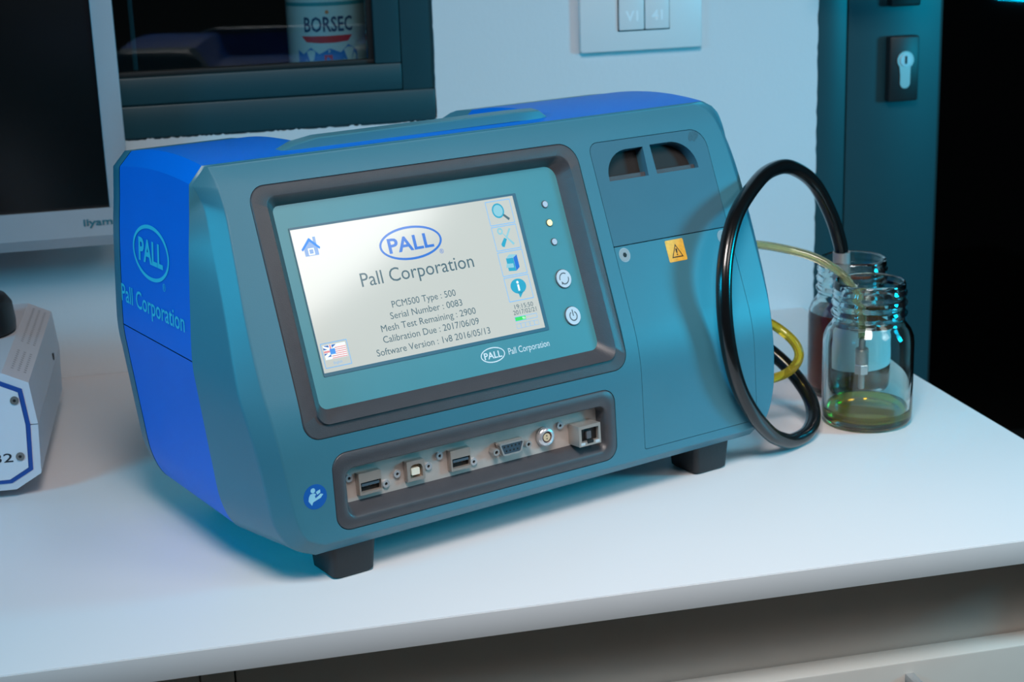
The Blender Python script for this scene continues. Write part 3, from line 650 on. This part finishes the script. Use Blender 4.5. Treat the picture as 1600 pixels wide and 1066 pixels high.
# ---- side print on the blue panel
sk = [(z, s) for s, z in L2[1:]]
def side_s(z):
    for (z1, s1), (z0, s0) in zip(sk[:-1], sk[1:]):
        if z0 <= z <= z1: return s0+(s1-s0)*(z-z0)/(z1-z0)
    return sk[0][1]
def SD(x, z, d): return (side_s(z)+.25+d*1.2, -x, z)     # x runs from back to front (x = -t)
flatring('logo_oval', disc(-121.8, 193, 30.0, 60, 17.6), disc(-121.8, 193, 27.6, 60, 15.2), SD, -.35, M_LOGOCY, blue)
text('lettering', 'PALL', SD, -142, 186.4, M_LOGOCY, blue, h=14.0, width=40, d=-.35, bold=.03)
text('lettering', '®', SD, -103.6, 172.6, M_LOGOCY, blue, h=4.6, width=5, d=-.35)
text('lettering', 'Pall Corporation', SD, -175.5, 153.2, M_LOGOCY, blue, h=11.4, width=105, d=-.35, bold=.008)

for t, z, rr, nm in ((112, 80, 8, 'hose_fitting'), (97, 136, 5.4, 'tube_fitting'), (91, 87, 5.2, 'tube_fitting'), (91, 31, 5.2, 'tube_fitting')):
    n = 20; V = [(x, t+q*math.cos(2*math.pi*i/n), z+q*math.sin(2*math.pi*i/n)) for x, q in ((360, rr), (371.5, rr), (373, rr*.85)) for i in range(n)]
    F = [(j*n+i, j*n+(i+1) % n, (j+1)*n+(i+1) % n, (j+1)*n+i) for j in range(2) for i in range(n)]+[tuple(range(n)), tuple(range(2*n, 3*n))]
    mobj(nm, V, F, M_NICKEL, dev, 30)

# ================================================================== JARS
def jar(name, X, Y, label):
    r = empty(name, (X/1000, Y/1000, 0), 0, label, 'jar')
    o = [(0, 1.6), (22, 1.2), (27, .2), (30, .3), (32.6, 2), (34, 5.5), (34.2, 12), (34.2, 64), (33.6, 69), (31.6, 74), (28.6, 78), (26.9, 80.5), (26.6, 83), (26.8, 84.5), (28.4, 86), (28.6, 87.5), (27, 89.5), (26.8, 92), (28.2, 94), (28.4, 95.5), (26.9, 97.5), (26.7, 100), (27.9, 101.8), (27.9, 103.4), (26.8, 105), (26.8, 109), (26.2, 110.8), (25.2, 111.4)]
    i = [(24.2, 110.8), (23.8, 108), (23.8, 84), (25.6, 79), (29.4, 74), (31.2, 69), (31.8, 63), (31.8, 14), (31, 9), (28, 6.6), (20, 7.0), (10, 8.2), (0, 8.6)]
    lathe('glass', o+i, M_GLASS, r, 72, smooth=50); return r
JX, JY = 531, 1104; KX, KY = 551, 1178
j1 = jar('glass_jar', JX, JY, 'nearly empty open glass jar with a little yellow oil in the bottom'); j2 = jar('glass_jar', KX, KY, 'glass jar filled with dark amber oil behind the nearly empty jar')
j1['group'] = j2['group'] = 'open glass sample jars'
def rf(a, z): return 1
lathe('oil', [(0, 8.3), (10, 7.9), (20, 6.8), (28, 6.4), (31.2, 8.8), (32.1, 12), (32.1, 12.4), (30.6, 11.6), (0, 11.4)], M_OILY, j1, 72, smooth=50)
lathe('oil', [(0, 8.3), (10, 7.9), (20, 6.8), (28, 6.4), (31.2, 8.8), (32.1, 14), (32.1, 63), (31.5, 68), (0, 68)], M_OILB, j2, 72, smooth=50)

a0 = math.atan2(-KY, -KX); lv = []
for d_ in (34.25, 34.5):
    for z in (25, 58): lv += [(d_*math.cos(a0+rad(-36+i*6)), d_*math.sin(a0+rad(-36+i*6)), z) for i in range(23)]
n = 23; mobj('paper_label', lv, [(a*n+i, a*n+i+1, b*n+i+1, b*n+i) for a, b in ((0, 1), (2, 3), (0, 2), (1, 3)) for i in range(n-1)]+[(0, n, 3*n, 2*n), (n-1, 2*n-1, 4*n-1, 3*n-1)], mat('pale_paper_label', (205, 222, 224), .6, noise=.03), j2, 30)

# ================================================================== HOSE AND TUBES
hp0 = [(405.5, 1159, 80), (432, 1158, 73), (456, 1146, 60), (474, 1130, 44), (483.5, 1108, 26), (481, 1090, 14), (470, 1074.5, 7.2), (453.4, 1062, 6.4), (440.3, 1052, 11.7), (426, 1041.5, 22), (407.9, 1029, 43), (394.5, 1022.5, 67.3), (386.6, 1020.5, 96.4), (384.6, 1024, 127.6), (389.8, 1034.5, 156.4), (404.6, 1053.5, 181), (432.7, 1086, 196.3), (457.3, 1116, 199), (480.8, 1138, 195), (508, 1159, 178), (528, 1171, 150), (538.5, 1176, 126), (541, 1177, 114)]
hose = empty('black_hose', (.4535, 1.062, 0), 0, 'thick glossy black hose looping from the analyser into the amber jar', 'hose')
def rel(P, o): return [(p[0]-o[0]*1000, p[1]-o[1]*1000, p[2]-o[2]*1000) for p in P]
hpath = catmull(hp0, 10)
tube('hose_line', rel(hpath, (.4535, 1.062, 0)), 5.6, M_HOSE, hose, 20)
fe = [(540.9, 1176.9, 117), (541.2, 1177.2, 108), (541.8, 1177.6, 78), (542, 1177.8, 70)]
tube('metal_ferrule', rel(catmull(fe, 3), (.4535, 1.062, 0)), 6.8, M_NICKEL, hose, 24)
tu = empty('clear_tube', (.531, 1.104, .0), 0, 'thin clear vinyl tube hanging into the nearly empty jar', 'tube')
tp = [(413, 1142, 136), (432, 1145, 138), (455, 1140, 137.5), (478, 1132, 133), (495, 1122, 127.5), (509, 1112, 118), (518, 1107, 106), (523.5, 1104.5, 92), (525.5, 1104, 78), (526, 1104, 66)]
tube('tube_line', rel(catmull(tp, 8), (.531, 1.104, 0)), 3.3, M_TUBE, tu, 14, hollow=2.0)
fx = -5
for nm, r, z0, z1, m in (('barb_fitting', 2.6, 58, 66, M_NICKEL), ('coupling', 5.0, 46, 58, M_NICKEL), ('hex_nut', 5.6, 38, 46, M_CHROME), ('nozzle', 2.4, 26, 38, M_NICKEL)):
    sg = 6 if nm == 'hex_nut' else 24
    lathe(nm, [(0, z0), (r-.5, z0), (r, z0+.6), (r, z1-.6), (r-.5, z1), (0, z1)], m, tu, sg, (fx, 0, 0), smooth=25)
ri = [(4.6*math.cos(a/8*math.pi*2)*2.2+fx, 4.6*2.2*math.sin(a/8*math.pi*2), 71+.35*a) for a in range(17)]
tube('spring_clip', catmull(ri, 4), .55, M_NICKEL, tu, 8)
yt = empty('yellow_tube', (.47, 1.13, 0), 0, 'short looped yellow tube full of oil beside the analyser', 'tube')
yp = [(414, 1138, 87), (432, 1134, 86), (452, 1124, 83), (464, 1111, 76), (472, 1103, 66), (472.5, 1100, 56), (465, 1104, 45), (449, 1112, 38), (432, 1126, 33), (414, 1137, 31)]
tube('tube_line', rel(catmull(yp, 8), (.47, 1.13, 0)), 3.6, M_YTUBE, yt, 14)

# ================================================================== LIGHT SWITCH
sw = empty('light_switch', (.4583, WY/1000, .29), 0, 'white double rocker light switch on the wall behind the analyser', 'switch')
def sbx(name, x0, x1, z0, z1, y0, y1, m, bev=1, par=None): return box(name, x0-458.3, x1-458.3, y0, y1, z0-290, z1-290, m, par or sw, bev)
sbx('cover_plate', 400.7, 516, 257.4, 340, -7, 0, M_SWITCH, 2)
sbx('rocker_gap', 435.8, 484.8, 275.2, 325, -7.3, -6.5, M_GASK, 0)
for x0, x1, sg in ((436.6, 460.2, 'V1'), (461, 484, '41')):
    rk_ = sbx('rocker', x0, x1, 276.2, 324, -9.5, -6.8, M_SWITCH, 1)
def SWF(x, z, d): return (x-458.3, -9.5+d, z-290)
for x, bd in ((448.5, 'V1'), (472.5, '41')): text('lettering', bd, SWF, x, 284.5, M_WHITE, sw, h=8.5, d=-.1, bold=.03, align='CENTER')

# ================================================================== MONITOR
MYF = 1380
mon = empty('computer_monitor', (-.262, 1.40, 0), 0, 'silver framed computer monitor with black screen standing behind the white instrument', 'monitor')
ox, oy = -262, 1400
def mb(name, x0, x1, y0, y1, z0, z1, m, bev=1, par=None): return box(name, x0-ox, x1-ox, y0-oy, y1-oy, z0, z1, m, par or mon, bev)
mb('bezel_side', -22.4, -4.6, MYF, MYF+24, 135, 500, M_SILVER, 1.5); mb('bezel_side', -520, -502, MYF, MYF+24, 135, 500, M_SILVER, 1.5)
mb('bezel_top', -501.8, -22.6, MYF, MYF+24, 482, 500, M_SILVER, 1.5)
bb = mobj('bezel_bottom', [(x-ox, y-oy, z) for x in (-502, -22.5) for y, z in ((MYF, 159.2), (MYF-1.5, 136.5), (MYF+3, 127.4), (MYF+24, 124), (MYF+24, 159.2))]+[], [(0, 1, 6, 5), (1, 2, 7, 6), (2, 3, 8, 7), (3, 4, 9, 8), (4, 0, 5, 9), (0, 1, 2, 3, 4), (5, 6, 7, 8, 9)], M_SILVER, mon)
mobj('bezel_corner', [(x-ox, y-oy, z) for x in (-22.5, -4.6) for y, z in ((MYF, 159.2), (MYF-1.5, 136.5), (MYF+3, 127.4), (MYF+24, 124), (MYF+24, 159.2))], [(0, 1, 6, 5), (1, 2, 7, 6), (2, 3, 8, 7), (3, 4, 9, 8), (4, 0, 5, 9), (0, 1, 2, 3, 4), (5, 6, 7, 8, 9)], M_SILVER, mon)
mb('screen', -502, -22.2, MYF+2.5, MYF+10, 158.5, 483, M_SCRBLK, .3)
mb('rear_housing', -505, -20, MYF+24.2, MYF+46, 150, 470, M_BLACK, 6)
def MF(x, z, d): return (x-ox, MYF-.95+d-oy+(159.2-z)*-.06+.6, z)
text('lettering', 'iiyama', MF, -44.6, 145.6, M_TEALPRINT, mon, h=5.6, width=29, d=-.5, bold=.02)
mb('stand_neck', -292, -232, 1404, 1426, 9, 200, M_BLACK, 4); mb('stand_base', -372, -152, 1354, 1434, 0, 10, M_SILVER, 3)

# ================================================================== WHITE INSTRUMENT (left)
ins = empty('white_instrument', (-.0835, 1.138, 0), rad(-2.6), 'white chamfered instrument box with blue outlined front panel at left edge', 'instrument')
pro = [(-150, 7), (-18, 7), (0, 17.5), (1.6, 54), (-1.6, 84.5), (-19, 93), (-150, 93)]
def IP(x, z, d): return (x, d, z)
def inset(poly, k): return p_shift(poly, k)
lowp = [(-150, 7), (-18, 7), (0, 17.5), (1.6, 53.4), (-150, 53.4)]; upp = [(-150, 54.2), (1.6, 54.2), (-1.6, 84.5), (-19, 93), (-150, 93)]
prism('lower_case', lowp, IP, 0, 203, M_INST, ins, 20); up_ = prism('upper_case', upp, IP, 0, 203, M_INST, ins, 20)
pan = [(-145, 12), (-20.5, 12), (-5.2, 20.8), (-3.6, 54), (-6.4, 80.4), (-21, 87.6), (-145, 87.6)]
prism('blue_outline', pan, IP, -.4, .2, M_BLUELINE, ins)
pan2 = [(-142, 15), (-21.6, 15), (-8.2, 22.8), (-6.8, 54), (-9.4, 78.2), (-22, 84.4), (-142, 84.4)]
fp = prism('front_panel', pan2, IP, -1.0, .2, M_INSTP, ins)
for x, z in ((-12.2, 72.8), (-12.8, 31.6), (-134, 72), (-134, 31)):
    c = prism('panel_screw', disc(x, z, 3.0, 20), IP, -1.8, -.9, mat('screw_grey', (140, 136, 132), .4, metal=.7), fp); flat('socket', disc(x, z, 1.2, 6), IP, -1.85, M_GASK, c)
text('lettering', '32', IP, -31.0, 28.0, M_PRINT, ins, h=6.4, width=13.2, d=-1.1, bold=.01)
# vent holes on the chamfer and a latch slot on the side
u = Vector((-19+1.6, 93-84.5)).normalized()
for k in range(34):
    for q in range(3):
        if 9 < k < 14: continue
        bx = -1.6+u.x*(4.4+q*4.6); bz = 84.5+u.y*(4.4+q*4.6); y = 20+k*5.2; nx, nz = .44*.05, .9*.05
        V = []
        for i in range(6): a = i*math.pi/3; V.append((bx+u.x*1.1*math.cos(a)+nx*2, y+1.1*math.sin(a), bz+u.y*1.1*math.cos(a)+nz*2))
        if not (q == 0 and k == 0):
            vh = bpy.data.objects.new('vent_hole', vmesh); vh.parent = up_; COL.objects.link(vh); vh.location = ((u.x*4.6*q)/1000, (k*5.2)/1000, (u.y*4.6*q)/1000)
        else:
            vh = mobj('vent_hole', V, [tuple(range(6))], mat('vent_grey', (150, 154, 162), .6), up_); vmesh = vh.data
box('side_latch', .6, 1.9, 150, 154, 58, 63, M_BLACK, ins, .2)
knob = lathe('control_knob', [(0, 0), (31, 0), (34, 2), (34.5, 8), (33, 22), (29, 28), (23.5, 30.5), (22, 33), (21.5, 48), (20, 54), (15, 57), (0, 58)], M_BLACK, None, 48); knob.location = (-.132, 1.257, .0932)
tag(knob, 'black rounded knob standing on top of the white instrument', 'knob')

# ================================================================== BOTTLE BEHIND THE WINDOW
bx, by, r0 = 189, 1560, 37
bt = empty('water_bottle', (bx/1000, by/1000, .203), 0, 'plastic water bottle with white red and blue label behind the dark window', 'bottle')
M_PET = mat('clear_green_plastic', (120, 170, 165), .15, trans=.5, ior=1.3)
lathe('bottle_body', [(0, 0), (28, 0), (34, 3), (36.5, 9), (36.8, 42), (36.6, 46), (36.6, 112), (36.8, 116), (36, 140), (30, 180), (20, 215), (14, 230), (13.5, 250), (0, 250)], M_PET, bt, 40)
lathe('cap', [(0, 250), (15, 250), (15.5, 252), (15.5, 266), (14, 268), (0, 268)], mat('blue_cap', (20, 70, 150), .4), bt, 24)
M_LAB = mat('label_paper', (190, 212, 214), .5); M_NAVY = mat('label_navy', (24, 60, 100), .5); M_REDL = mat('label_red', (205, 60, 52), .5); M_BLUEL = mat('label_light_blue', (40, 120, 190), .5)
lab = lathe('paper_label', [(36.75, 46), (37.0, 46.2), (37.0, 109.8), (36.75, 110)], M_LAB, bt, 64)
a0 = math.atan2(-by, -bx)
def CYL(x, z, d): a = a0+x/37.0; return ((37.0-d)*math.cos(a), (37.0-d)*math.sin(a), z)
text('lettering', 'BORSEC', CYL, 2, 78.5, M_NAVY, lab, h=13, width=47, d=-.15, align='CENTER', bold=.02, resol=2)
rib = dens([(-25, 74.5), (25, 74.5), (20, 69), (7, 68), (-7, 68), (-20, 69)], 3); flat('red_ribbon', rib, CYL, -.12, M_REDL, lab)
flat('blue_mountains', dens([(-30, 47), (30, 47), (30, 60), (20, 66), (12, 59), (2, 63), (-8, 58), (-16, 64), (-24, 58), (-30, 62)], 3), CYL, -.1, M_BLUEL, lab)
flat('red_stamp', dens([(-3.4, 49), (4, 49), (4, 57), (-3.4, 57)], 2), CYL, -.15, M_REDL, lab)
flat('gold_crest', disc(1, 96, 1.8, 10), CYL, -.12, mat('crest_orange', (205, 130, 90), .5), lab)
flat('teal_stripe', dens([(-50, 101.5), (50, 101.5), (50, 105), (-50, 105)], 3), CYL, -.1, mat('label_teal', (60, 150, 160), .5), lab)
